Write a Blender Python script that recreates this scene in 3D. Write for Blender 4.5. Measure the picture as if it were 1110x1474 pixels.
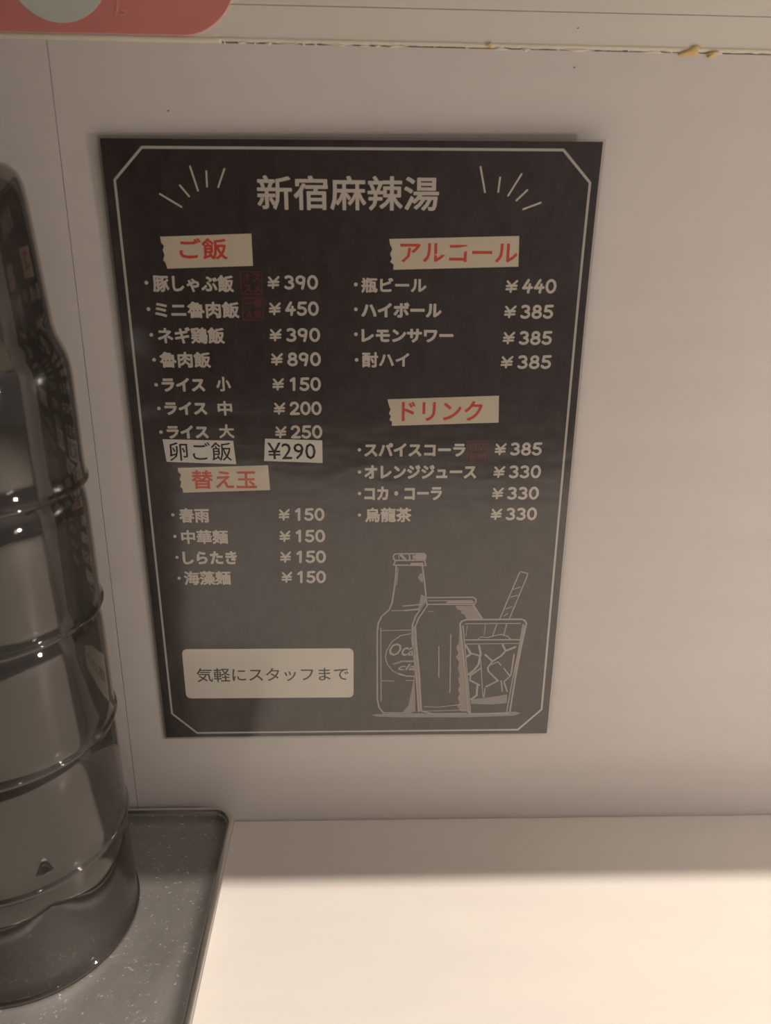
import bpy, bmesh, math, random
import numpy as np
from mathutils import Vector, Matrix
from mathutils.geometry import delaunay_2d_cdt
random.seed(7)
S = bpy.context.scene
COL = S.collection
for o in list(bpy.data.objects):
    bpy.data.objects.remove(o)

WORLD_LEFT, WORLD_RIGHT, WORLD_LOW, WORLD_X0 = 0.0, 0.82, 0.42, -0.1
LAMP_W, LAMP_X, LAMP_CONE = 86.0, 0.22, 62
SIDE_W = 2.8
SMOKE = (0.45, 0.435, 0.43, 1); HAZE = 0.07
SHELF_Z, SHELF_D = 0.60, 0.228
SIGN_R = -0.0473
# ---------------------------------------------------------------- camera
F_PX = 1097.02
PITCH, YAW, ROLL = 0.34302, 0.03604, 0.01348
cam_d = bpy.data.cameras.new('camera')
cam = bpy.data.objects.new('camera', cam_d); COL.objects.link(cam)
cam_d.sensor_fit = 'HORIZONTAL'; cam_d.sensor_width = 36.0
cam_d.lens = F_PX / 1110 * 36.0
cam_d.clip_start = 0.01; cam_d.clip_end = 50
fwd = Vector((math.sin(YAW) * math.cos(PITCH), math.cos(YAW) * math.cos(PITCH), -math.sin(PITCH)))
right = Vector((math.cos(YAW), -math.sin(YAW), 0)); up = right.cross(fwd)
cr, sr = math.cos(ROLL), math.sin(ROLL)
right, up = cr * right + sr * up, -sr * right + cr * up
M = Matrix((right, up, -fwd)).transposed().to_4x4()
M.translation = Vector((0.00171, -0.35716, 0.31616))
cam.matrix_world = M
S.camera = cam
cam_d.dof.use_dof = True; cam_d.dof.focus_distance = 0.40; cam_d.dof.aperture_fstop = 14

# ---------------------------------------------------------------- light
S.view_settings.view_transform = 'Standard'; S.view_settings.look = 'None'
S.view_settings.gamma = 1.0; S.view_settings.exposure = 0.0; S.view_settings.use_curve_mapping = False
S.cycles.transparent_max_bounces = 32
S.cycles.max_bounces = 12; S.cycles.diffuse_bounces = 6; S.cycles.glossy_bounces = 6

W = bpy.data.worlds.new('room_glow'); S.world = W; W.use_nodes = True
wn = W.node_tree.nodes; wl = W.node_tree.links
bg = wn['Background']
tc = wn.new('ShaderNodeTexCoord'); sx = wn.new('ShaderNodeSeparateXYZ'); mr = wn.new('ShaderNodeMapRange')
wl.new(tc.outputs['Generated'], sx.inputs[0]); wl.new(sx.outputs['X'], mr.inputs['Value'])
mr.inputs['From Min'].default_value = WORLD_X0; mr.inputs['From Max'].default_value = 1
mr.inputs['To Min'].default_value = WORLD_LEFT; mr.inputs['To Max'].default_value = WORLD_RIGHT
bg.inputs['Color'].default_value = (1.0, 0.87, 0.80, 1)
mz = wn.new('ShaderNodeMapRange'); mz.interpolation_type = 'SMOOTHSTEP'      # lit ceiling above, dim room around
mz.inputs['From Min'].default_value = 0.06; mz.inputs['From Max'].default_value = 0.40
mz.inputs['To Min'].default_value = WORLD_LOW; mz.inputs['To Max'].default_value = 1.0
wl.new(sx.outputs['Z'], mz.inputs['Value'])
mm = wn.new('ShaderNodeMath'); mm.operation = 'MULTIPLY'
wl.new(mr.outputs[0], mm.inputs[0]); wl.new(mz.outputs[0], mm.inputs[1])
mt = wn.new('ShaderNodeMapRange'); mt.interpolation_type = 'SMOOTHSTEP'      # the ceiling right overhead is darker than the lit far walls
mt.inputs['From Min'].default_value = 0.35; mt.inputs['From Max'].default_value = 0.75
mt.inputs['To Min'].default_value = 1.0; mt.inputs['To Max'].default_value = 0.25
m2 = wn.new('ShaderNodeMath'); m2.operation = 'MULTIPLY'
wl.new(sx.outputs['Z'], mt.inputs['Value']); wl.new(mm.outputs[0], m2.inputs[0]); wl.new(mt.outputs[0], m2.inputs[1])
wl.new(m2.outputs[0], bg.inputs['Strength'])

for lx in (LAMP_X,):          # a warm downlight over the counter
    ld = bpy.data.lights.new('downlight', 'SPOT'); lo = bpy.data.objects.new('downlight', ld)
    COL.objects.link(lo); lo.location = (lx, -0.50, 1.50)
    ld.energy = LAMP_W; ld.color = (1.0, 0.875, 0.765); ld.shadow_soft_size = 0.0085
    ld.spot_size = math.radians(LAMP_CONE); ld.spot_blend = 0.5

ld = bpy.data.lights.new('side_fill', 'POINT'); lo = bpy.data.objects.new('side_fill', ld)     # unseen fill added at right, brightens that side of the wall
COL.objects.link(lo); lo.location = (0.60, -0.31, 0.235)
ld.energy = SIDE_W; ld.color = (1.0, 0.87, 0.78); ld.shadow_soft_size = 0.02

# ---------------------------------------------------------------- helpers
def tag(o, label=None, cat=None, group=None, kind=None):
    for k, v in (('label', label), ('category', cat), ('group', group), ('kind', kind)):
        if v: o[k] = v
    return o

def empty(name, loc):
    o = bpy.data.objects.new(name, None); COL.objects.link(o); o.location = loc
    o.empty_display_size = 0.02
    return o

def mesh_obj(name, verts, faces, mat, parent=None, smooth=False, origin=None):
    """verts in world space; stored relative to the parent's (or own) origin"""
    base = Vector(parent_world(parent)) if parent else Vector(origin or (0, 0, 0))
    me = bpy.data.meshes.new(name)
    me.from_pydata([tuple(Vector(v) - base) for v in verts], [], faces)
    me.validate(); me.update()
    bm = bmesh.new(); bm.from_mesh(me)
    if smooth: bmesh.ops.recalc_face_normals(bm, faces=bm.faces)
    bm.to_mesh(me); bm.free()
    for p in me.polygons: p.use_smooth = smooth
    o = bpy.data.objects.new(name, me); COL.objects.link(o)
    o.data.materials.append(mat)
    if parent: o.parent = parent
    elif origin: o.location = origin
    return o

def parent_world(p):
    v = Vector((0, 0, 0))
    while p: v += p.location; p = p.parent
    return v

class MB:
    def __init__(s): s.v = []; s.f = []
    def add(s, v, f):
        n = len(s.v); s.v += list(v); s.f += [[i + n for i in q] for q in f]
    def box(s, a, b):
        (x0, y0, z0), (x1, y1, z1) = a, b
        s.add([(x0,y0,z0),(x1,y0,z0),(x1,y1,z0),(x0,y1,z0),(x0,y0,z1),(x1,y0,z1),(x1,y1,z1),(x0,y1,z1)],
              [[0,3,2,1],[4,5,6,7],[0,1,5,4],[1,2,6,5],[2,3,7,6],[3,0,4,7]])
    def build(s, name, mat, parent=None, smooth=False, origin=None):
        return mesh_obj(name, s.v, s.f, mat, parent, smooth, origin)

def bevel(o, w, seg=2):
    m = o.modifiers.new('bevel', 'BEVEL'); m.width = w; m.segments = seg; m.limit_method = 'ANGLE'
    return o

def new_mat(name, color, rough=0.5, metal=0.0, ior=1.5):
    m = bpy.data.materials.new(name); m.use_nodes = True
    b = m.node_tree.nodes['Principled BSDF']
    b.inputs['Base Color'].default_value = (*color, 1); b.inputs['Roughness'].default_value = rough
    b.inputs['Metallic'].default_value = metal; b.inputs['IOR'].default_value = ior
    return m, m.node_tree.nodes, m.node_tree.links, b

def noise(n, l, scale, detail=3, stretch=(1, 1, 1), rough=0.5):
    t = n.new('ShaderNodeTexCoord'); mp = n.new('ShaderNodeMapping'); mp.inputs['Scale'].default_value = stretch
    nz = n.new('ShaderNodeTexNoise'); nz.inputs['Scale'].default_value = scale; nz.inputs['Detail'].default_value = detail
    nz.inputs['Roughness'].default_value = rough
    l.new(t.outputs['Object'], mp.inputs[0]); l.new(mp.outputs[0], nz.inputs['Vector'])
    return nz

def ramp(n, l, src, stops):
    r = n.new('ShaderNodeValToRGB'); e = r.color_ramp.elements
    e[0].position, e[1].position = stops[0][0], stops[-1][0]
    e[0].color = (*stops[0][1], 1); e[1].color = (*stops[-1][1], 1)
    for p, c in stops[1:-1]:
        k = e.new(p); k.color = (*c, 1)
    l.new(src, r.inputs[0]); return r

def add_bump(n, l, b, src, strength, dist):
    bp = n.new('ShaderNodeBump'); bp.inputs['Strength'].default_value = strength; bp.inputs['Distance'].default_value = dist
    l.new(src, bp.inputs['Height']); l.new(bp.outputs[0], b.inputs['Normal']); return bp

# ---------------------------------------------------------------- materials
def laminate(name, ca, cb, rough, streak):
    m, n, l, b = new_mat(name, ca, rough)
    nz = noise(n, l, 6, 4, streak)
    r = ramp(n, l, nz.outputs['Fac'], [(0.3, ca), (0.7, cb)])
    l.new(r.outputs[0], b.inputs['Base Color'])
    return m
M_WALL = laminate('wall_laminate', (0.745, 0.70, 0.675), (0.78, 0.735, 0.705), 0.38, (1.2, 1, 9))
M_COUNTER = laminate('counter_laminate', (0.80, 0.765, 0.715), (0.83, 0.795, 0.74), 0.42, (1.5, 9, 1))
M_FASCIA = laminate('fascia_paint', (0.80, 0.765, 0.695), (0.825, 0.79, 0.72), 0.45, (2, 1, 6))
M_CAULK = laminate('old_caulk', (0.74, 0.69, 0.56), (0.80, 0.75, 0.63), 0.5, (8, 8, 8))
M_DARK = new_mat('dark_gap', (0.02, 0.018, 0.016), 0.9)[0]
M_FLOOR = laminate('floor_tile', (0.05, 0.042, 0.036), (0.07, 0.06, 0.05), 0.5, (1, 1, 1))
M_GLUE = laminate('yellowed_glue', (0.62, 0.42, 0.16), (0.70, 0.52, 0.24), 0.4, (30, 30, 30))
M_SIGN = laminate('red_sign', (0.68, 0.25, 0.23), (0.72, 0.27, 0.25), 0.4, (3, 1, 3))
M_SIGN_DISC = new_mat('pale_green_print', (0.62, 0.66, 0.60), 0.4)[0]
M_SIGN_INK = new_mat('salmon_print', (0.78, 0.34, 0.28), 0.4)[0]
M_SPECK = new_mat('wall_speck', (0.20, 0.16, 0.13), 0.8)[0]

def film(name, ca, cb=None, scale=60):
    """ink seen through the gloss laminating film"""
    m, n, l, b = new_mat(name, ca, 0.20, 0, 1.87)
    if cb:
        nz = noise(n, l, scale, 8, (1, 1, 0.6), 0.72)
        r = ramp(n, l, nz.outputs['Fac'], [(0.35, ca), (0.72, cb)])
        l.new(r.outputs[0], b.inputs['Base Color'])
    wv = noise(n, l, 24, 3, (0.7, 1, 1.6))
    add_bump(n, l, b, wv.outputs['Fac'], 0.5, 0.0011)
    return m
M_BOARD = film('chalkboard_print', (0.042, 0.034, 0.033), (0.066, 0.056, 0.054), 140)
M_CREAM = film('cream_ink', (0.60, 0.55, 0.48))
M_LINE = film('border_ink', (0.52, 0.49, 0.44))
M_CHALK = film('grey_chalk_ink', (0.38, 0.345, 0.31))
M_CHALK_SOFT = film('soft_grey_ink', (0.28, 0.25, 0.225))
M_TAPE = film('masking_tape_print', (0.62, 0.545, 0.42), (0.68, 0.60, 0.47), 40)
M_PAPER = film('white_paper', (0.70, 0.66, 0.60))
M_NOTE = film('note_print', (0.72, 0.67, 0.58))
M_RED = film('red_ink', (0.60, 0.085, 0.06))
M_STAMP = film('stamp_ink', (0.17, 0.048, 0.040))
M_BLACK = film('black_ink', (0.012, 0.011, 0.011))
M_NOTEINK = film('note_ink', (0.07, 0.062, 0.058))

m = bpy.data.materials.new('clear_film_edge'); m.use_nodes = True
n, l = m.node_tree.nodes, m.node_tree.links
n.remove(n['Principled BSDF']); out = n['Material Output']
tr = n.new('ShaderNodeBsdfTransparent'); tr.inputs[0].default_value = (0.93, 0.92, 0.9, 1)
gl = n.new('ShaderNodeBsdfGlossy'); gl.inputs['Roughness'].default_value = 0.15
fr = n.new('ShaderNodeFresnel'); fr.inputs[0].default_value = 1.5
mx = n.new('ShaderNodeMixShader'); l.new(fr.outputs[0], mx.inputs[0]); l.new(tr.outputs[0], mx.inputs[1]); l.new(gl.outputs[0], mx.inputs[2])
l.new(mx.outputs[0], out.inputs[0]); M_FILM = m

# smoke-tinted clear plastic: each surface lets part of the light through and reflects by Fresnel
def smoked_plastic():
    m = bpy.data.materials.new('smoked_plastic'); m.use_nodes = True
    n, l = m.node_tree.nodes, m.node_tree.links
    n.remove(n['Principled BSDF']); out = n['Material Output']
    tr = n.new('ShaderNodeBsdfTransparent'); tr.inputs[0].default_value = SMOKE
    df = n.new('ShaderNodeBsdfDiffuse'); df.inputs[0].default_value = (0.22, 0.20, 0.18, 1)
    nz = noise(n, l, 40, 4, (1, 1, 0.4))
    mh = n.new('ShaderNodeMath'); mh.operation = 'MULTIPLY'; mh.inputs[1].default_value = HAZE * 2
    l.new(nz.outputs['Fac'], mh.inputs[0])
    a = n.new('ShaderNodeMixShader'); l.new(mh.outputs[0], a.inputs[0]); l.new(tr.outputs[0], a.inputs[1]); l.new(df.outputs[0], a.inputs[2])
    gl = n.new('ShaderNodeBsdfGlossy'); gl.inputs['Roughness'].default_value = 0.05; gl.inputs[0].default_value = (1, 0.97, 0.94, 1)
    fr = n.new('ShaderNodeFresnel'); fr.inputs[0].default_value = 1.72
    ge = n.new('ShaderNodeNewGeometry'); ff = n.new('ShaderNodeMix'); ff.data_type = 'FLOAT'      # little reflection where light leaves the plastic
    l.new(ge.outputs['Backfacing'], ff.inputs[0]); l.new(fr.outputs[0], ff.inputs[2]); ff.inputs[3].default_value = 0.02
    mx = n.new('ShaderNodeMixShader'); l.new(ff.outputs[0], mx.inputs[0]); l.new(a.outputs[0], mx.inputs[1]); l.new(gl.outputs[0], mx.inputs[2])
    l.new(mx.outputs[0], out.inputs[0])
    return m
M_SMOKE = smoked_plastic()

M_STEEL, n, l, b = new_mat('scratched_steel', (0.44, 0.43, 0.415), 0.5, 1.0)
sc = noise(n, l, 260, 4, (1.0, 0.8, 1), 0.75); sm = noise(n, l, 26, 4, (1, 0.6, 1), 0.65); ss = noise(n, l, 700, 3, (0.55, 0.9, 1), 0.7)
r = ramp(n, l, sm.outputs['Fac'], [(0.35, (0.50, 0.50, 0.50)), (0.7, (0.62, 0.62, 0.62))]); l.new(r.outputs[0], b.inputs['Roughness'])
rs = ramp(n, l, ss.outputs['Fac'], [(0.61, (0.44, 0.43, 0.415)), (0.70, (0.95, 0.93, 0.89))])      # worn scratches, their sparkle put in as brighter base colour
l.new(rs.outputs[0], b.inputs['Base Color'])
add_bump(n, l, b, sc.outputs['Fac'], 0.4, 0.0002)
M_RIM, n, l, b = new_mat('polished_steel', (0.72, 0.70, 0.67), 0.32, 1.0)

# ---- the print on the poster, in poster millimetres (x from left, y from bottom)
ITEMS = [[[13.21, 239.39], "豚しゃぶ飯", [15.95, 51.61, 239.12, 7.37], "390", [67.03, 88.89, 239.81, 5.89]], [[12.99, 228.06], "ミニ魯肉飯", [15.76, 53.39, 227.79, 7.24], "450", [67.12, 88.93, 228.48, 5.96]], [[13.12, 216.78], "ネギ鶏飯", [15.91, 46.1, 216.49, 7.41], "390", [66.9, 89.28, 216.88, 6.01]], [[13.27, 205.56], "魯肉飯", [15.81, 39.02, 205.56, 7.25], "890", [67.04, 89.34, 205.94, 6.07]], [[13.11, 194.08], "ライス", [15.68, 35.61, 194.08, 6.46], "150", [67.17, 89.08, 194.45, 6.13]], [[13.33, 183.0], "ライス", [15.93, 35.75, 183.0, 6.27], "200", [67.31, 89.14, 183.03, 6.19]], [[13.23, 171.67], "ライス", [15.86, 35.57, 171.66, 6.4], "250", [67.47, 89.21, 171.68, 6.24]], [[15.08, 129.99], "春雨", [18.12, 32.81, 129.61, 7.65], "150", [67.38, 89.3, 129.93, 6.44]], [[15.09, 118.59], "中華麺", [18.17, 41.3, 118.19, 7.45], "150", [67.25, 89.4, 118.5, 6.49]], [[15.14, 107.32], "しらたき", [17.9, 45.11, 106.9, 7.22], "150", [67.14, 89.52, 107.22, 6.55]], [[15.19, 95.81], "海藻麺", [17.65, 41.26, 95.78, 7.75], "150", [67.39, 89.28, 96.08, 6.6]], [[105.84, 239.0], "瓶ビール", [108.31, 137.37, 238.72, 6.51], "440", [173.31, 195.65, 238.56, 5.93]], [[105.77, 228.24], "ハイボール", [108.26, 144.52, 227.96, 6.66], "385", [173.37, 195.33, 227.47, 5.99]], [[105.69, 217.24], "レモンサワー", [108.21, 150.26, 216.65, 6.19], "385", [173.44, 195.66, 215.8, 6.04]], [[105.93, 205.67], "酎ハイ", [108.48, 130.21, 205.68, 6.96], "385", [173.14, 196.25, 204.81, 6.1]], [[106.97, 162.85], "スパイスコーラ", [109.3, 157.95, 162.84, 6.87], "385", [172.61, 194.99, 163.19, 6.3]], [[106.91, 151.74], "オレンジジュース", [109.27, 163.82, 151.72, 7.01], "330", [172.59, 195.21, 151.72, 6.36]], [[106.85, 140.76], "コカ・コーラ", [109.23, 147.31, 140.74, 7.16], "330", [172.52, 195.03, 140.71, 6.41]], [[106.79, 129.55], "烏龍茶", [109.54, 132.55, 129.53, 7.68], "330", [172.43, 194.83, 129.85, 6.46]]]
EXTRA = [["小", [40.78, 47.53, 194.42, 6.78]], ["中", [40.63, 47.46, 183.0, 6.93]], ["大", [40.52, 47.75, 172.0, 6.73]]]
TITLE = ["新宿麻辣湯", [63.99, 141.77, 276.48, 13.67]]
HEADS = [["ご飯", [28.88, 49.78, 253.66, 8.88], [[21.08, 258.57], [60.64, 260.09], [60.63, 246.71], [22.97, 245.36], [22.48, 247.78], [21.48, 248.94], [22.29, 251.15], [21.66, 253.06], [22.43, 254.78], [21.34, 256.11]]], ["アルコール", [125.44, 177.33, 252.51, 8.06], [[120.59, 258.16], [177.53, 259.68], [178.08, 246.87], [122.48, 245.34], [122.67, 247.54], [121.09, 248.53], [121.81, 250.02], [121.06, 251.99], [121.98, 253.96], [121.03, 255.92]]], ["ドリンク", [127.02, 165.33, 181.73, 9.62], [[120.24, 187.31], [172.71, 189.05], [173.26, 176.17], [122.34, 174.61], [122.53, 176.66], [121.31, 177.38], [121.9, 179.42], [120.99, 180.44], [121.77, 182.47], [120.85, 184.79]]], ["替え玉", [25.77, 57.03, 148.05, 9.52], [[19.47, 153.97], [62.93, 155.24], [63.32, 142.64], [21.02, 141.45], [21.01, 143.31], [19.96, 144.52], [20.69, 146.83], [19.93, 148.21], [20.85, 150.69], [19.72, 151.88]]]]
STRIPS = [["卵ご飯", [16.3, 45.81, 162.13, 9.27], [[13.65, 168.16], [46.94, 167.45], [47.69, 155.79], [14.52, 157.06]]], ["¥290", [63.08, 86.01, 162.31, 8.24], [[62.08, 168.43], [89.25, 167.55], [89.18, 156.33], [61.12, 157.42]]]]
NOTE = ["気軽にスタッフまで", [19.53, 100.35, 39.09, 8.55], [[13.03, 54.91], [103.18, 54.65], [102.93, 24.43], [12.93, 24.76]]]
BORDER = [[16.98, 293.66], [193.62, 293.78], [206.31, 281.22], [205.9, 15.62], [193.63, 2.58], [17.02, 2.66], [4.43, 15.3], [4.22, 281.1]]
RAYS = [[[22.71, 275.73], [31.44, 270.62]], [[31.48, 279.11], [35.06, 274.85]], [[36.41, 286.49], [38.99, 277.14]], [[43.1, 284.72], [42.95, 278.7]], [[50.79, 285.64], [47.66, 278.53]], [[159.03, 287.1], [161.46, 277.29]], [[167.64, 283.08], [167.16, 277.4]], [[176.67, 284.4], [171.53, 275.91]], [[179.64, 278.19], [175.23, 274.04]], [[185.84, 273.22], [178.44, 270.55]]]
STAMPS = [["オス", "スメ", [[54.98, 244.17], [64.32, 244.2], [64.01, 234.76], [54.88, 234.74]]], ["一番", "人気", [[55.13, 233.07], [64.23, 232.97], [63.95, 223.46], [55.0, 223.44]]], ["当店", "名物", [[158.6, 166.96], [169.07, 167.13], [169.62, 156.8], [159.05, 156.62]]]]
BOTTLE = [[0.9, 0, [[125.24, 101.75], [125.08, 96.78], [124.5, 90.21], [123.27, 81.13], [121.88, 77.22], [118.04, 73.52], [116.17, 69.43], [115.63, 63.8], [115.73, 23.44], [116.67, 18.02], [119.24, 14.19]]], [0.9, 0, [[138.62, 101.73], [139.94, 91.99], [140.78, 84.51], [137.88, 76.81]]], [0.8, 1, [[124.52, 108.54], [139.11, 108.75], [140.09, 107.82], [140.03, 105.95], [138.98, 105.02], [124.99, 105.04], [123.91, 105.74], [123.67, 107.37]]], [0.8, 0, [[124.78, 104.8], [123.94, 102.46], [140.34, 102.2], [139.63, 104.78]]], [0.5, 0, [[126.22, 100.92], [125.57, 91.41]]], [0.7, 0, [[128.79, 79.29], [138.35, 80.12]]], [0.5, 0, [[122.98, 76.6], [129.93, 76.71]]], [1.0, 0, [[129.93, 76.71], [137.31, 77.43]]], [0.5, 0, [[117.52, 65.05], [133.67, 65.26]]], [0.6, 0, [[117.51, 66.56], [117.81, 22.08]]], [0.5, 0, [[118.21, 34.64], [124.5, 34.49]]], [0.5, 0, [[131.36, 34.73], [135.94, 34.71]]], [0.6, 0, [[134.27, 63.25], [128.14, 62.13], [123.48, 58.47], [120.61, 52.99], [119.95, 49.13], [121.12, 44.6], [124.1, 40.67], [128.46, 38.04], [135.9, 36.96]]], [0.9, 0, [[127.31, 39.09], [131.32, 37.5], [135.89, 37.22]]], [0.5, 0, [[126.46, 107.84], [126.7, 105.74]]], [1.4, 0, [[127.53, 107.83], [129.71, 105.73]]], [0.9, 0, [[131.83, 107.83], [132.08, 105.73]]], [0.7, 0, [[133.76, 107.83], [134.01, 105.73]]], [3.2, 0, [[135.6, 106.89], [138.5, 106.89]]], [1.2, 0, [[132.98, 103.15], [138.59, 103.14]]], [0.5, 0, [[118.89, 14.6], [134.59, 14.4]]]]
BOTTLE_FILL = [[[137.42, 97.71], [138.71, 97.95], [139.16, 92.47], [137.73, 93.19], [136.38, 95.34]], [[122.93, 44.85], [128.34, 47.04], [135.36, 47.15], [135.38, 45.85], [129.26, 46.0], [125.2, 44.58]], [[129.36, 14.15], [132.76, 19.32], [134.33, 28.74], [136.14, 41.94], [138.65, 15.21]], [[138.22, 85.97], [140.78, 84.51], [138.94, 78.65], [136.78, 76.2]]]
BOTTLE_TEXT = [["Oca", [[122.21, 50.03], [135.3, 49.99], [135.16, 57.42]]], ["cla", [[127.05, 41.19], [136.16, 41.16], [136.08, 44.81]]]]
CAN = [[0.9, 0, [[140.61, 82.32], [138.4, 78.04], [135.52, 73.11], [134.06, 68.14], [134.13, 58.69], [136.14, 41.94], [137.66, 23.36], [138.41, 15.21]]], [0.8, 0, [[141.77, 79.87], [137.1, 71.87], [135.63, 67.51], [136.28, 57.42], [138.24, 39.32], [139.46, 20.65], [139.93, 15.2], [146.26, 13.53], [164.91, 13.46]]], [0.8, 1, [[140.79, 84.02], [165.15, 84.09], [166.62, 83.11], [166.82, 81.28], [166.0, 80.06], [141.32, 80.24]]], [0.5, 0, [[142.15, 82.19], [164.68, 82.27]]], [1.2, 0, [[152.07, 81.32], [165.28, 81.29]]], [0.8, 0, [[165.35, 79.82], [170.61, 71.66]]], [0.6, 0, [[148.24, 55.47], [148.81, 36.65]]], [0.6, 0, [[154.4, 62.44], [155.1, 27.06]]], [0.35, 0, [[142.31, 75.94], [145.07, 76.06]]], [0.5, 0, [[141.48, 18.2], [149.62, 17.76], [162.33, 19.47]]], [0.5, 0, [[140.39, 15.2], [164.81, 15.79]]]]
CAN_FILL = [[[134.19, 67.52], [135.41, 67.51], [136.28, 57.42], [138.3, 36.69], [139.46, 15.2], [136.67, 15.21], [135.46, 41.95]], [[156.0, 79.23], [165.38, 79.21], [170.4, 71.42], [162.4, 71.44], [160.95, 74.29], [158.93, 74.91], [159.77, 76.15], [157.52, 77.14]], [[158.81, 66.83], [160.92, 67.2], [163.68, 41.85], [166.27, 14.41], [161.34, 15.12], [159.35, 18.53], [160.66, 20.57], [159.4, 23.27], [160.44, 25.96], [159.42, 28.65], [160.35, 31.31], [159.27, 35.29], [160.08, 37.93], [158.78, 41.87], [159.43, 45.78], [157.49, 49.02], [158.77, 50.95], [157.49, 54.81], [158.74, 57.35]]]
GLASS = [[1.0, 1, [[159.01, 68.58], [159.8, 70.17], [162.03, 71.11], [190.9, 71.17], [192.94, 70.41], [193.9, 68.81], [191.87, 52.68], [190.12, 35.41], [188.51, 14.5], [187.7, 13.31], [167.18, 13.19], [165.77, 14.24], [163.17, 37.52], [161.03, 54.08]]], [0.6, 0, [[160.64, 67.62], [166.84, 14.23]]], [0.7, 0, [[192.24, 68.18], [190.77, 52.03], [188.54, 32.72], [186.75, 14.16]]], [0.6, 0, [[161.84, 68.77], [190.79, 68.69]]], [0.8, 0, [[162.25, 59.14], [190.87, 59.06]]], [0.5, 0, [[162.64, 56.68], [191.02, 56.79]]], [0.6, 0, [[168.54, 59.25], [170.29, 60.86], [173.9, 60.53], [176.72, 61.3], [180.94, 62.32], [184.56, 61.02], [186.4, 59.07]]], [0.7, 0, [[179.82, 71.71], [188.27, 97.69], [189.06, 98.35], [192.61, 97.38], [192.3, 95.44], [184.9, 72.01]]], [0.6, 0, [[186.09, 88.54], [189.36, 89.77]]], [0.6, 0, [[184.71, 84.04], [188.27, 85.15]]], [0.6, 0, [[182.6, 77.25], [185.74, 78.43]]], [0.6, 0, [[181.72, 73.16], [183.73, 74.54]]], [0.6, 0, [[178.33, 68.22], [176.44, 61.17]]], [0.6, 0, [[183.44, 68.2], [182.4, 61.8]]], [0.4, 0, [[172.36, 68.23], [172.12, 61.82]]], [0.4, 0, [[162.74, 67.62], [162.45, 61.21]]], [1.3, 0, [[162.69, 55.7], [165.49, 50.79], [163.54, 49.15]]], [1.3, 0, [[169.57, 55.68], [170.67, 50.77], [169.84, 44.18], [167.68, 40.85], [164.89, 38.19]]], [1.0, 0, [[165.47, 51.12], [170.16, 49.46]]], [1.3, 0, [[182.18, 55.97], [183.95, 52.37], [188.87, 54.65]]], [1.1, 0, [[183.74, 52.05], [181.7, 49.43], [177.27, 46.14], [173.13, 50.11]]], [1.0, 0, [[177.27, 46.14], [174.87, 42.16], [175.4, 39.83], [180.85, 34.09], [174.61, 30.39]]], [1.0, 0, [[171.12, 41.84], [165.8, 37.51], [165.64, 34.48], [171.05, 31.42]]], [0.7, 0, [[176.8, 44.15], [180.18, 45.8], [182.05, 43.47]]], [0.8, 0, [[183.6, 41.8], [187.23, 36.77], [184.11, 33.41], [186.24, 27.28]]], [1.2, 0, [[169.87, 31.43], [169.72, 24.95], [166.76, 22.55]]], [0.9, 0, [[188.59, 50.06], [187.66, 37.44]]], [0.8, 0, [[182.61, 34.09], [183.59, 27.29]]], [0.7, 0, [[174.08, 29.37], [173.77, 23.9]]], [0.5, 0, [[170.84, 47.48], [173.18, 23.9]]]]
GLASS_FILL = [[[166.76, 22.55], [172.04, 23.08], [177.32, 23.75], [181.99, 24.56], [186.35, 25.57], [186.52, 19.86], [178.16, 19.06], [166.89, 19.65]], [[159.08, 66.99], [160.19, 67.62], [163.61, 40.87], [166.21, 14.93], [165.03, 14.94], [160.75, 54.08]], [[191.92, 52.02], [193.42, 67.54], [192.29, 67.54], [189.92, 47.42], [189.62, 34.06]]]
GROUND_FILL = [[[111.91, 13.26], [122.96, 14.17], [169.57, 13.44], [191.69, 14.31], [194.68, 13.34], [190.69, 11.71], [165.02, 10.99], [127.65, 11.41], [115.99, 12.01]]]

# ---------------------------------------------------------------- the setting
WALL_TOP = 0.3905
SEAM_X = -0.1246
mb = MB()
mb.box((-1.3, 0, -0.75), (SEAM_X - 0.00016, 0.02, WALL_TOP)); mb.box((SEAM_X + 0.00016, 0, -0.75), (1.3, 0.02, WALL_TOP))
tag(mb.build('wall_back', M_WALL), 'white laminate wall panels behind the counter', kind='structure')
mb = MB(); mb.box((-1.3, 0.004, -0.75), (1.3, 0.03, SHELF_Z))
mb.v = [(x, y + 0.016 if y < 0.01 else y, z) for x, y, z in mb.v]
tag(mb.build('trim_3', M_DARK), 'dark backing seen in the cracks of the wall', kind='structure')
# painted board above the panels with a fine groove
mb = MB(); GZ = 0.4040
mb.box((-1.3, -0.0006, WALL_TOP + 0.0006), (1.3, 0.02, GZ - 0.00015)); mb.box((-1.3, -0.0006, GZ + 0.00015), (1.3, 0.02, SHELF_Z))
mb.box((-1.3, 0.0006, GZ - 0.0004), (1.3, 0.019, GZ + 0.0004))
tag(mb.build('trim_1', M_FASCIA), 'cream painted board running along the top of the wall panels', kind='structure')
mb = MB(); mb.box((-1.3, -SHELF_D, SHELF_Z), (1.3, 0.02, SHELF_Z + 0.03))
tag(mb.build('trim_2', M_FASCIA), 'overhead shelf that shades the wall', kind='structure')
mb = MB(); mb.box((-2, -3, -0.77), (2, 0.03, -0.75))
tag(mb.build('floor', M_FLOOR), kind='structure')
mb = MB(); mb.box((-0.47, -0.71, -0.75), (-0.44, -0.0012, SHELF_Z - 0.001))  # blocker added out of view, cuts bounce light on the left wall
tag(mb.build('left_blocker', M_FLOOR), 'unseen dark panel added at left to block light', kind='structure')

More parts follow.
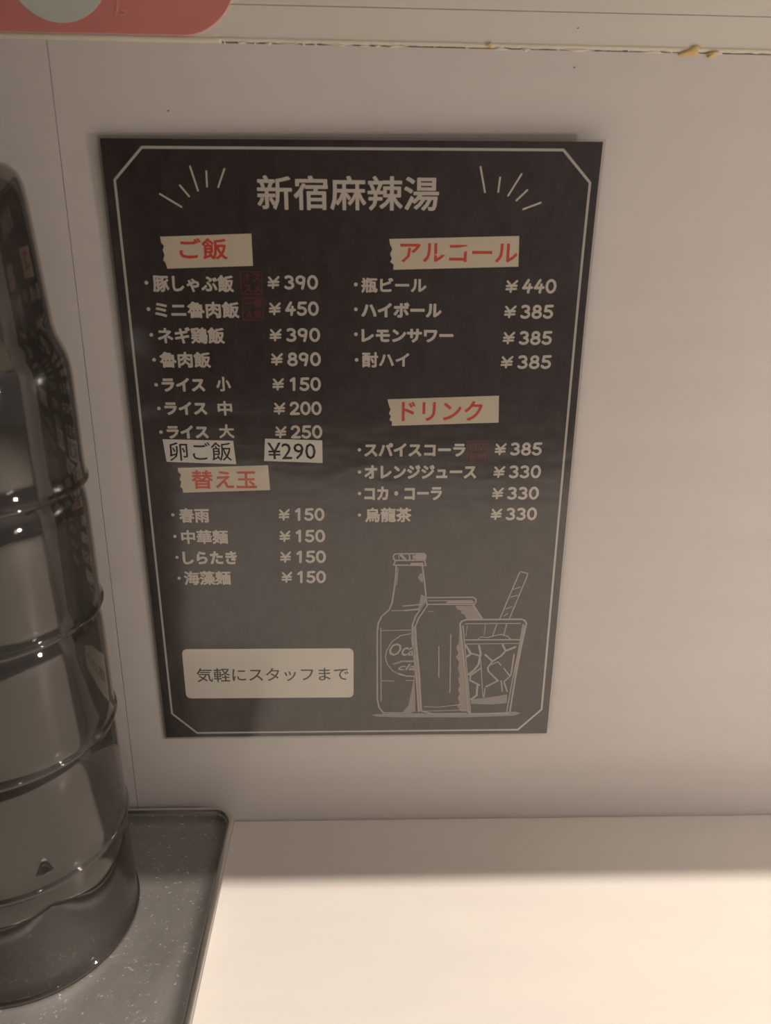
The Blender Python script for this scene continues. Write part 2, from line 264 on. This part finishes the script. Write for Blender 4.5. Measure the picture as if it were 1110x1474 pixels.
# caulk: a lumpy bead over the joint, broken so that the dark crack shows
mb = MB(); x = -0.6
def blob(cx, cz, a, b_, rot, y0=-0.0005, th=0.0012):
    v = [(cx, y0 - th, cz)]; f = []; N = 22
    for ring, (s, h) in enumerate(((0.6, 0.8), (1.0, 0.0))):
        for i in range(N):
            t = 2 * math.pi * i / N; k = s * (1 + 0.22 * math.sin(3 * t + cx * 900) + 0.12 * math.sin(5 * t + 1))
            px, pz = a * k * math.cos(t), b_ * k * math.sin(t)
            v.append((cx + px * math.cos(rot) - pz * math.sin(rot), y0 - th * h + (0.0006 if ring else 0), cz + px * math.sin(rot) + pz * math.cos(rot)))
    for i in range(N):
        j = (i + 1) % N
        f += [[0, 1 + i, 1 + j], [1 + i, 1 + N + i, 1 + N + j, 1 + j]]
    return v, f
def bead(x0, x1, z0, z1, proud):
    n = max(2, int((x1 - x0) / 0.0012)); v = []
    for i in range(n + 1):
        t = i / n; xx = x0 + (x1 - x0) * t
        e = min(1, min(t, 1 - t) * n * 0.6) * 0.6 + 0.4
        lo = z0 + random.uniform(-1, 1) * 0.00018; hi = z1
        v += [(xx, -0.0005, hi), (xx, -0.0006 - proud * e, (lo + hi) / 2 + 0.0002), (xx, -0.0003 * e, lo + 0.0003 * (1 - e)), (xx, 0.004, lo), (xx, 0.004, hi)]
    f = []
    for i in range(n):
        a, b_ = i * 5, i * 5 + 5
        for k in range(5): f.append([a + k, a + (k + 1) % 5, b_ + (k + 1) % 5, b_ + k])
    f += [[0, 1, 2, 3, 4], [n * 5 + k for k in (4, 3, 2, 1, 0)]]
    mb.add(v, f)
bead(-0.6, -0.0545, WALL_TOP - 0.0002, WALL_TOP + 0.0022, 0.0005)
bead(-0.0555, 0.6, WALL_TOP + 0.0005, WALL_TOP + 0.0022, 0.0005)          # upper lip, the crack opens below it
x = -0.054
while x < 0.5:                                                              # crumbs of caulk that still bridge the crack
    w = random.choice((0.0008, 0.0012, 0.0025, 0.005, 0.010)) * random.uniform(0.7, 1.3)
    mb.add(*blob(x + w / 2, WALL_TOP + random.uniform(0.0, 0.0003), w / 2, random.uniform(0.0005, 0.0009), 0.0, 0.0003, random.uniform(0.0005, 0.0009)))
    x += w + (random.uniform(0.0005, 0.004) if x < 0.005 else random.choice((0.002, 0.005, 0.011, 0.016)) * random.uniform(0.6, 1.2))
CAULK = tag(mb.build('trim_4', M_CAULK, smooth=True), 'cracked cream caulk bead along the joint above the wall panels', kind='structure')
for args in ((0.1385, 0.3912, 0.0047, 0.0019, 0.35), (0.1475, 0.3904, 0.0027, 0.0012, 0.2), (0.0545, 0.3918, 0.0019, 0.0010, 0.1)):
    mb = MB(); mb.add(*blob(*args)); mb.build('glue_stain', M_GLUE, CAULK, smooth=True)['label'] = 'orange yellow dried glue smear on the caulk'
mb = MB()
for cx, cz, s in ((-0.078, 0.3655, 0.0006), (0.0905, 0.3845, 0.0006), (0.0905, 0.3985, 0.0005)):
    v, f = blob(cx, cz, s, s * 0.7, 0.3, 0.0 if cz < 0.39 else -0.0006, 0.0002); mb.add(v, f)
mb.build('dirt_speck', M_SPECK, bpy.data.objects['wall_back'], smooth=True)

# counter top: a thing of its own
mb = MB(); mb.box((-0.4395, -0.70, -0.036), (1.25, -0.0004, 0.0))
o = mb.build('countertop', M_COUNTER); bevel(o, 0.002)
tag(o, 'white laminate counter top brightly lit in front of the wall', 'counter')
mb = MB(); mb.box((-0.435, -0.55, -0.7495), (1.2, -0.02, -0.0363))
tag(mb.build('trim_5', M_WALL), 'panel under the counter', kind='structure')

# ---------------------------------------------------------------- red sign on the upper board
sign = empty('shop_sign', (-0.16, -0.0006, 0.3922))
def rrect(x0, x1, z0, z1, r, n=14):
    p = []
    for cx, cz, a0 in ((x1 - r, z1 - r, 0), (x0 + r, z1 - r, 90), (x0 + r, z0 + r, 180), (x1 - r, z0 + r, 270)):
        for i in range(n + 1):
            a = math.radians(a0 + 90 * i / n); p.append((cx + r * math.cos(a), cz + r * math.sin(a)))
    return p
def plate(pts, y0, y1):
    n = len(pts); v = [(x, y0, z) for x, z in pts] + [(x, y1, z) for x, z in pts]
    return v, [list(range(n)), list(range(2 * n - 1, n - 1, -1))] + [[i, i + n, (i + 1) % n + n, (i + 1) % n] for i in range(n)]
mb = MB(); mb.add(*plate(rrect(-0.30, SIGN_R, 0.3928, 0.4495, 0.0225), -0.0006, -0.0016)); mb.build('sign_plate', M_SIGN, sign)
mb = MB(); mb.add(*plate([(-0.1172 + 0.0208 * math.cos(t * math.pi / 24), 0.4167 + 0.0208 * math.sin(t * math.pi / 24)) for t in range(48)], -0.0016, -0.0018))
mb.build('round_emblem', M_SIGN_DISC, sign)['label'] = 'pale round emblem on the red sign'
def sign_stroke(pts, w):
    for k, (a, c) in enumerate(zip(pts, pts[1:])):
        dx, dz = c[0] - a[0], c[1] - a[1]; L = math.hypot(dx, dz); nx, nz = -dz / L * w / 2, dx / L * w / 2
        ex, ez = dx / L * w * 0.35, dz / L * w * 0.35
        mb.add(*plate([(a[0] + nx - ex, a[1] + nz - ez), (a[0] - nx - ex, a[1] - nz - ez), (c[0] - nx + ex, c[1] - nz + ez), (c[0] + nx + ex, c[1] + nz + ez)], -0.00165 - k * 0.00006, -0.0017 - k * 0.00006))
mb = MB(); sign_stroke([(-0.0940, 0.4085), (-0.0944, 0.4040), (-0.0948, 0.4010), (-0.0956, 0.3993)], 0.0010); sign_stroke([(-0.0932, 0.4008), (-0.0914, 0.4006), (-0.0918, 0.3994), (-0.0936, 0.3991)], 0.0008)
mb.build('sign_lettering', M_SIGN_INK, sign)
tag(sign, 'red sign with rounded corner and pale disc on the upper board', 'sign')

# ---------------------------------------------------------------- poster
PX, PZ, PROT, PSC = -0.0002785, 0.206599, 0.0075980, 1.001345
poster = empty('menu_poster', (PX, -0.0006, PZ - 0.1485))
def place(x, y, h):
    """poster millimetres -> world; the top edge of the sheet curls away from the wall"""
    s, t = x / 210, y / 297
    k = max(0.0, (t - 0.72) / 0.28)
    off = 0.0006 + 0.0015 * s + 0.001 * t + 0.0032 * k * k * (0.25 + 0.75 * s)
    X, Z = (s - 0.5) * 0.21 * PSC, (t - 0.5) * 0.297 * PSC
    return (PX + X * math.cos(PROT) - Z * math.sin(PROT), -off - h / 1000, PZ + X * math.sin(PROT) + Z * math.cos(PROT))
def grid(x0, x1, y0, y1, nx, ny, h0, h1):
    v, f = [], []
    for h in (h1, h0):
        for j in range(ny + 1):
            for i in range(nx + 1): v.append(place(x0 + (x1 - x0) * i / nx, y0 + (y1 - y0) * j / ny, h))
    N = (nx + 1) * (ny + 1); ix = lambda i, j: j * (nx + 1) + i
    for j in range(ny):
        for i in range(nx):
            q = [ix(i, j), ix(i + 1, j), ix(i + 1, j + 1), ix(i, j + 1)]
            f += [q, [a + N for a in reversed(q)]]
    rim = [ix(i, 0) for i in range(nx)] + [ix(nx, j) for j in range(ny)] + [ix(i, ny) for i in range(nx, 0, -1)] + [ix(0, j) for j in range(ny, 0, -1)]
    for a, b_ in zip(rim, rim[1:] + rim[:1]): f.append([a, a + N, b_ + N, b_])
    return v, f
SHEET_H = 0.20
mb = MB(); mb.add(*grid(0, 210, 0, 297, 28, 60, 0.0, SHEET_H)); mb.build('printed_sheet', M_BOARD, poster)
mb = MB(); E_ = 1.1
mb.add(*grid(-E_, 0, -E_, 297 + E_, 1, 60, 0.02, 0.16)); mb.add(*grid(210, 210 + E_, -E_, 297 + E_, 1, 60, 0.02, 0.16))
mb.add(*grid(0, 210, -E_, 0, 28, 1, 0.02, 0.16)); mb.add(*grid(0, 210, 297, 297 + E_, 28, 1, 0.02, 0.16))
mb.build('laminate_edge', M_FILM, poster)['label'] = 'clear laminating film margin around the printed sheet'

class Ink:
    """flat print in poster millimetres, h = height over the sheet; overlapping pen strokes are merged into one flat shape"""
    def __init__(s, h): s.h = h; s.polys = []
    def poly(s, pts):
        a = sum(p[0] * q[1] - q[0] * p[1] for p, q in zip(pts, pts[1:] + pts[:1]))
        s.polys.append([tuple(p) for p in (pts if a > 0 else pts[::-1])])
    def dot(s, x, y, r, n=12): s.poly([(x + r * math.cos(2 * math.pi * (i + 0.37) / n), y + r * math.sin(2 * math.pi * (i + 0.37) / n)) for i in range(n)])
    def stroke(s, pts, w, closed=False, n=10):
        pts = [tuple(p) for p in pts]; r = w / 2
        if closed: pts = pts + pts[:1]
        for i, p in enumerate(pts):
            if not (closed and i == len(pts) - 1): s.dot(*p, r, n)
        for a, b_ in zip(pts, pts[1:]):
            dx, dy = b_[0] - a[0], b_[1] - a[1]; L = math.hypot(dx, dy)
            if L < 1e-6: continue
            nx, ny = -dy / L * r, dx / L * r; k = max(1, int(L / 8))
            for q in range(k):
                t0, t1 = q / k, (q + 1) / k
                A = (a[0] + dx * t0, a[1] + dy * t0); B = (a[0] + dx * t1, a[1] + dy * t1)
                s.poly([(A[0] + nx, A[1] + ny), (A[0] - nx, A[1] - ny), (B[0] - nx, B[1] - ny), (B[0] + nx, B[1] + ny)])
    def text(s, body, box, bold=0.0, shear=0.0, quad=None, space=1.0, taper=0.0):
        """bold = pen thickening in mm, which also rounds the stroke ends"""
        vs, fs = glyphs(body, shear, space)
        x0, x1 = min(v[0] for v in vs), max(v[0] for v in vs); y0, y1 = min(v[1] for v in vs), max(v[1] for v in vs)
        P = []; g = bold
        for x, y in vs:
            u, w = (x - x0) / (x1 - x0), (y - y0) / max(1e-6, y1 - y0)
            if quad:
                (ax, ay), (bx, by), (cx, cy) = quad           # bottom left, bottom right, top right
                P.append((ax + (bx - ax) * u + (cx - bx) * w, ay + (by - ay) * u + (cy - by) * w))
            else: P.append((box[0] + g + (box[1] - box[0] - 2 * g) * u, box[2] + (box[3] - 2 * g) * (w - 0.5)))
        for f in fs: s.poly([P[i] for i in f])
        if bold > 0:
            cnt = {}
            for f in fs:
                for a, b_ in zip(f, f[1:] + f[:1]): cnt[frozenset((a, b_))] = cnt.get(frozenset((a, b_)), 0) + 1
            seen = set()
            for e, c in cnt.items():
                if c != 1: continue
                a, b_ = tuple(e); A, B = P[a], P[b_]; L = math.dist(A, B)
                if L < 1e-5: continue
                nx, ny = -(B[1] - A[1]) / L * bold, (B[0] - A[0]) / L * bold
                s.poly([(A[0] + nx, A[1] + ny), (A[0] - nx, A[1] - ny), (B[0] - nx, B[1] - ny), (B[0] + nx, B[1] + ny)])
                for i in e:
                    if i not in seen: seen.add(i); s.dot(*P[i], bold, 7)
    def build(s, name, mat, parent):
        vv, ff = [], []
        for p in s.polys: ff.append(list(range(len(vv), len(vv) + len(p)))); vv += [Vector(q) for q in p]
        V, E, F, ov, oe, of = delaunay_2d_cdt(vv, [], ff, 1, 1e-4)
        cx = np.array([(V[f[0]] + V[f[1]] + V[f[2]]) / 3 for f in F]); inside = np.zeros(len(F), bool)
        for p in s.polys:
            q = np.array(p); lo, hi = q.min(0), q.max(0)
            m = np.nonzero(~inside & (cx >= lo).all(1) & (cx <= hi).all(1))[0]
            if not len(m): continue
            c = cx[m]; odd = np.zeros(len(m), bool)
            for (ax, ay), (bx, by) in zip(q, np.roll(q, -1, 0)):
                if ay != by: odd ^= ((ay > c[:, 1]) != (by > c[:, 1])) & (c[:, 0] < (bx - ax) * (c[:, 1] - ay) / (by - ay) + ax)
            inside[m] |= odd
        F = [f for f, k in zip(F, inside) if k]
        return mesh_obj(name, [place(p.x, p.y, s.h) for p in V], [list(f) for f in F], mat, parent)
_cache = {}
def glyphs(body, shear, space):
    key = (body, shear, space)
    if key in _cache: return _cache[key]
    cu = bpy.data.curves.new('tmp', 'FONT'); cu.body = body; cu.shear = shear
    cu.resolution_u = 2; cu.space_character = space
    ob = bpy.data.objects.new('tmp', cu); COL.objects.link(ob)
    dg = bpy.context.evaluated_depsgraph_get(); dg.update()
    ev = ob.evaluated_get(dg); me = ev.to_mesh()
    bm = bmesh.new(); bm.from_mesh(me); bmesh.ops.remove_doubles(bm, verts=bm.verts, dist=1e-5)
    bm.verts.index_update()
    r = ([(v.co.x, v.co.y) for v in bm.verts], [[v.index for v in f.verts] for f in bm.faces])
    bm.free(); ev.to_mesh_clear(); bpy.data.objects.remove(ob); bpy.data.curves.remove(cu)
    _cache[key] = r; return r

def arc(cx, cy, rx, ry, a0, a1, n=16):
    return [(cx + rx * math.cos(math.radians(a0 + (a1 - a0) * i / n)), cy + ry * math.sin(math.radians(a0 + (a1 - a0) * i / n))) for i in range(n + 1)]
# marker style figures in a 0..0.62 x 0..1 cell
FIG = {
 '0': [arc(0.31, 0.5, 0.25, 0.43, 0, 360, 24)],
 '1': [[(0.16, 0.76), (0.36, 0.93), (0.33, 0.07)]],
 '2': [arc(0.30, 0.68, 0.22, 0.24, 165, -20, 12) + [(0.40, 0.42), (0.08, 0.08), (0.56, 0.09)]],
 '3': [arc(0.27, 0.71, 0.22, 0.20, 140, -80, 12) + arc(0.27, 0.29, 0.25, 0.22, 80, -145, 14)],
 '4': [[(0.34, 0.93), (0.06, 0.36), (0.56, 0.40)], [(0.43, 0.62), (0.36, 0.06)]],
 '5': [[(0.54, 0.92), (0.16, 0.90), (0.12, 0.55)] + arc(0.28, 0.32, 0.25, 0.25, 115, -150, 16)],
 '8': [arc(0.31, 0.71, 0.19, 0.20, 0, 360, 18), arc(0.30, 0.28, 0.24, 0.22, 0, 360, 20)],
 '9': [arc(0.28, 0.67, 0.22, 0.24, 0, 360, 20), [(0.50, 0.80), (0.47, 0.40), (0.38, 0.06)]],
}
YEN = [[(0.05, 0.92), (0.28, 0.55)], [(0.62, 0.95), (0.28, 0.50)], [(0.30, 0.58), (0.26, 0.06)], [(0.02, 0.53), (0.60, 0.56)], [(0.0, 0.27), (0.58, 0.30)]]
def price(ink, num, box, w=0.20):
    x0, x1, yc, h = box; tot = 0.96 + 0.70 * len(num) - 0.08
    sx_ = (x1 - x0) / tot
    def put(strokes, ox, sc=1.0, ww=w):
        for st in strokes: ink.stroke([(x0 + (ox + px * 1.0) * sx_, yc + (py * sc + (1 - sc) * 0.3 - 0.5) * h) for px, py in st], ww * h * sc)
    put(YEN, 0, 0.88, w * 0.92)
    for i, ch in enumerate(num): put(FIG[ch], 0.96 + 0.70 * i)

LAY1, LAY2, LAY3 = SHEET_H + 0.03, SHEET_H + 0.06, SHEET_H + 0.10
ink = Ink(LAY1); ink.stroke(BORDER, 1.05, True); ink.build('border_line', M_LINE, poster)
for r_ in RAYS: ink = Ink(LAY1); ink.stroke(r_, 0.75); ink.build('ray_mark', M_CREAM, poster)
ink = Ink(LAY1); ink.text(*TITLE, bold=0.26); ink.build('title_lettering', M_CREAM, poster)
for i, (bp, t, bx, pr, pb) in enumerate(ITEMS):
    ink = Ink(LAY1); ink.dot(bp[0], bp[1], 0.85); ink.text(t, bx, bold=0.25 if any(ord(c) > 0x4e00 for c in t) else 0.34)
    if 4 <= i <= 6: ink.text(*EXTRA[i - 4], bold=0.24)
    ink.build('dish_lettering', M_CREAM, poster)
    ink = Ink(LAY1); price(ink, pr, pb); ink.build('price_lettering', M_CREAM, poster)
for t, bx, poly in HEADS:
    s = Ink(LAY1); s.poly(poly); so = s.build('heading_tape', M_TAPE, poster)
    s = Ink(LAY2); s.text(t, bx, bold=0.22); s.build('heading_lettering', M_RED, so)
for t, bx, poly in STRIPS:
    s = MB()
    n_ = len(poly); s.v = [place(x, y, LAY2) for x, y in poly] + [place(x, y, SHEET_H) for x, y in poly]
    s.f = [list(range(n_))] + [[i, i + n_, (i + 1) % n_ + n_, (i + 1) % n_] for i in range(n_)]
    so = s.build('pasted_paper_strip', M_PAPER, poster)
    s = Ink(LAY3); s.text(t, bx, bold=0.05); s.build('strip_lettering', M_BLACK, so)
def round_quad(q, r, n=6):
    out = []
    for i in range(4):
        p, a, b_ = Vector(q[i]), Vector(q[i - 1]), Vector(q[(i + 1) % 4])
        A = p + (a - p).normalized() * r; B = p + (b_ - p).normalized() * r
        for k in range(n + 1):
            t = k / n; out.append(tuple((1 - t) ** 2 * A + 2 * t * (1 - t) * p + t * t * B))
    return out
s = Ink(LAY1); s.poly(round_quad(NOTE[2], 3.2)); no = s.build('note_box', M_NOTE, poster)
s = Ink(LAY2); s.text(NOTE[0], NOTE[1], bold=0.08); s.build('note_lettering', M_NOTEINK, no)
for ta, tb, q in STAMPS:
    s = Ink(LAY1); s.stroke(q, 0.35, True)
    (tlx, tly), (trx, try_), (brx, bry), (blx, bly) = q
    h_ = (tly - bly) / 2
    for row, tt in ((0, ta), (1, tb)):
        yc = tly - h_ * (row + 0.5)
        s.text(tt, [tlx + 0.9, trx - 0.7, yc, h_ * 0.78], bold=0.04)
    s.build('stamp_mark', M_STAMP, poster)
def drawing(name, strokes, fills, texts=()):
    s = Ink(LAY1)
    for w, c, pts in strokes: s.stroke(pts, w * 0.9, bool(c))
    for t, quad in texts: s.text(t, None, bold=0.14, shear=0.35, quad=quad)
    o = s.build(name, M_CHALK, poster)
    if fills:
        for p in fills: s = Ink(LAY1 - 0.012); s.poly(p); s.build('chalk_shading', M_CHALK_SOFT, o)
drawing('bottle_drawing', BOTTLE, BOTTLE_FILL, BOTTLE_TEXT)
drawing('can_drawing', CAN, CAN_FILL)
drawing('glass_drawing', GLASS, GLASS_FILL)
s = Ink(LAY1 - 0.015); s.poly(GROUND_FILL[0]); s.build('ground_line', M_CHALK_SOFT, poster)
tag(poster, 'black laminated menu poster with cream lettering on the white wall', 'poster')

# ---------------------------------------------------------------- steel tray
TX0, TX1, TY0, TY1, TR = -0.300, -0.0675, -0.167, -0.0030, 0.013
def rr_loop(inset, z, n=10):
    r = max(0.002, TR - inset); return [(x, y, z) for x, y in rrect(TX0 + inset, TX1 - inset, TY0 + inset, TY1 - inset, r, n)]
def loft(prof, cap_first=True, cap_last=True):
    v, f = [], []
    for ins, z in prof: v += rr_loop(ins, z)
    n_ = len(v) // len(prof)
    for k in range(len(prof) - 1):
        for i in range(n_): f.append([k * n_ + i, k * n_ + (i + 1) % n_, (k + 1) * n_ + (i + 1) % n_, (k + 1) * n_ + i])
    if cap_first: f.append(list(range(n_ - 1, -1, -1)))
    if cap_last: f.append([(len(prof) - 1) * n_ + i for i in range(n_)])
    return v, f
FLOOR_Z = 0.0050
tray = empty('steel_tray', (-0.184, -0.08, 0))
mb = MB(); mb.add(*loft([(0.0058, 0.0), (0.0045, 0.0004), (0.0036, 0.004), (0.0024, 0.0098), (0.0036, 0.0105), (0.0046, 0.0090), (0.0060, 0.0073), (0.0080, 0.0060), (0.0105, 0.0052), (0.0135, FLOOR_Z)]))
o = mb.build('pan', M_STEEL, tray, smooth=True)
bead_prof = [(0.0018 + 0.0018 * math.cos(a), 0.0106 + 0.0018 * math.sin(a)) for a in [math.pi * 2 * i / 12 for i in range(12)]]
v, f = [], []
for ins, z in bead_prof + bead_prof[:1]: v += rr_loop(ins, z)
n_ = len(v) // 13
for k in range(12):
    for i in range(n_): f.append([k * n_ + i, k * n_ + (i + 1) % n_, (k + 1) * n_ + (i + 1) % n_, (k + 1) * n_ + i])
mb = MB(); mb.add(v, f); mb.build('rolled_rim', M_RIM, tray, smooth=True)
tag(tray, 'scratched stainless steel tray with rolled rim on the counter', 'tray')

# ---------------------------------------------------------------- stack of upturned tumblers
AX, AY, PITCH_Z, Z0 = -0.1554, -0.0695, 0.0544, FLOOR_Z + 0.0004
OUT = [(0.0474, 0.0), (0.0482, 0.0003), (0.0487, 0.0009), (0.0488, 0.0015), (0.0486, 0.0022), (0.0481, 0.0027), (0.0477, 0.0034), (0.0477, 0.010), (0.0476, 0.030), (0.0474, 0.043), (0.0470, 0.0475), (0.0462, 0.0510), (0.0448, 0.0545),
       (0.0434, 0.0580), (0.0426, 0.0625), (0.0421, 0.070), (0.0412, 0.083), (0.0403, 0.096), (0.0396, 0.1055), (0.0389, 0.1105), (0.0376, 0.1140), (0.0352, 0.1163), (0.0320, 0.1172), (0.0, 0.1172)]
INN = [(0.0452, 0.0), (0.0452, 0.010), (0.0450, 0.030), (0.0446, 0.042), (0.0436, 0.0480), (0.0422, 0.0530), (0.0410, 0.0570), (0.0402, 0.0625), (0.0397, 0.070), (0.0388, 0.083), (0.0378, 0.096), (0.0368, 0.1060), (0.0350, 0.1100), (0.0320, 0.1122), (0.0, 0.1122)]
NS = 96
def lathe(prof):
    v, f = [], []
    for r_, z in prof:
        if r_ == 0: v.append((0, 0, z))
        else: v += [(r_ * math.cos(2 * math.pi * i / NS), r_ * math.sin(2 * math.pi * i / NS), z) for i in range(NS)]
    o_ = []; k = 0
    for r_, z in prof: o_.append(k); k += 1 if r_ == 0 else NS
    for a in range(len(prof) - 1):
        A, B = o_[a], o_[a + 1]
        for i in range(NS):
            j = (i + 1) % NS
            if prof[a][0] == 0: f.append([A, B + j, B + i])
            elif prof[a + 1][0] == 0: f.append([A + i, A + j, B])
            else: f.append([A + i, A + j, B + j, B + i])
    return v, f
CUP_LABELS = ['bottom upside-down smoked plastic tumbler, standing directly on the steel tray',
              'smoked plastic tumbler second from the bottom of the upside-down stack',
              'middle smoked plastic tumbler of the upside-down stack on the tray',
              'smoked plastic tumbler second from the top of the upside-down stack',
              'topmost smoked plastic tumbler, its narrow base showing above the stack']
v, f = lathe(list(reversed(INN))[0:] + OUT)
mb = MB(); mb.add(v, f); first = None
me = bpy.data.meshes.new('drinking_tumbler'); me.from_pydata(v, [], f); me.update()
bm = bmesh.new(); bm.from_mesh(me); bmesh.ops.recalc_face_normals(bm, faces=bm.faces); bm.to_mesh(me); bm.free()
for p in me.polygons: p.use_smooth = True
me.materials.append(M_SMOKE)
for i, lab in enumerate(CUP_LABELS):
    o = bpy.data.objects.new('drinking_tumbler', me); COL.objects.link(o)
    o.location = (AX, AY, Z0 + PITCH_Z * i); o.rotation_euler.z = 0.3 * i
    tag(o, lab, 'tumbler', 'upside-down stack of smoked tumblers')
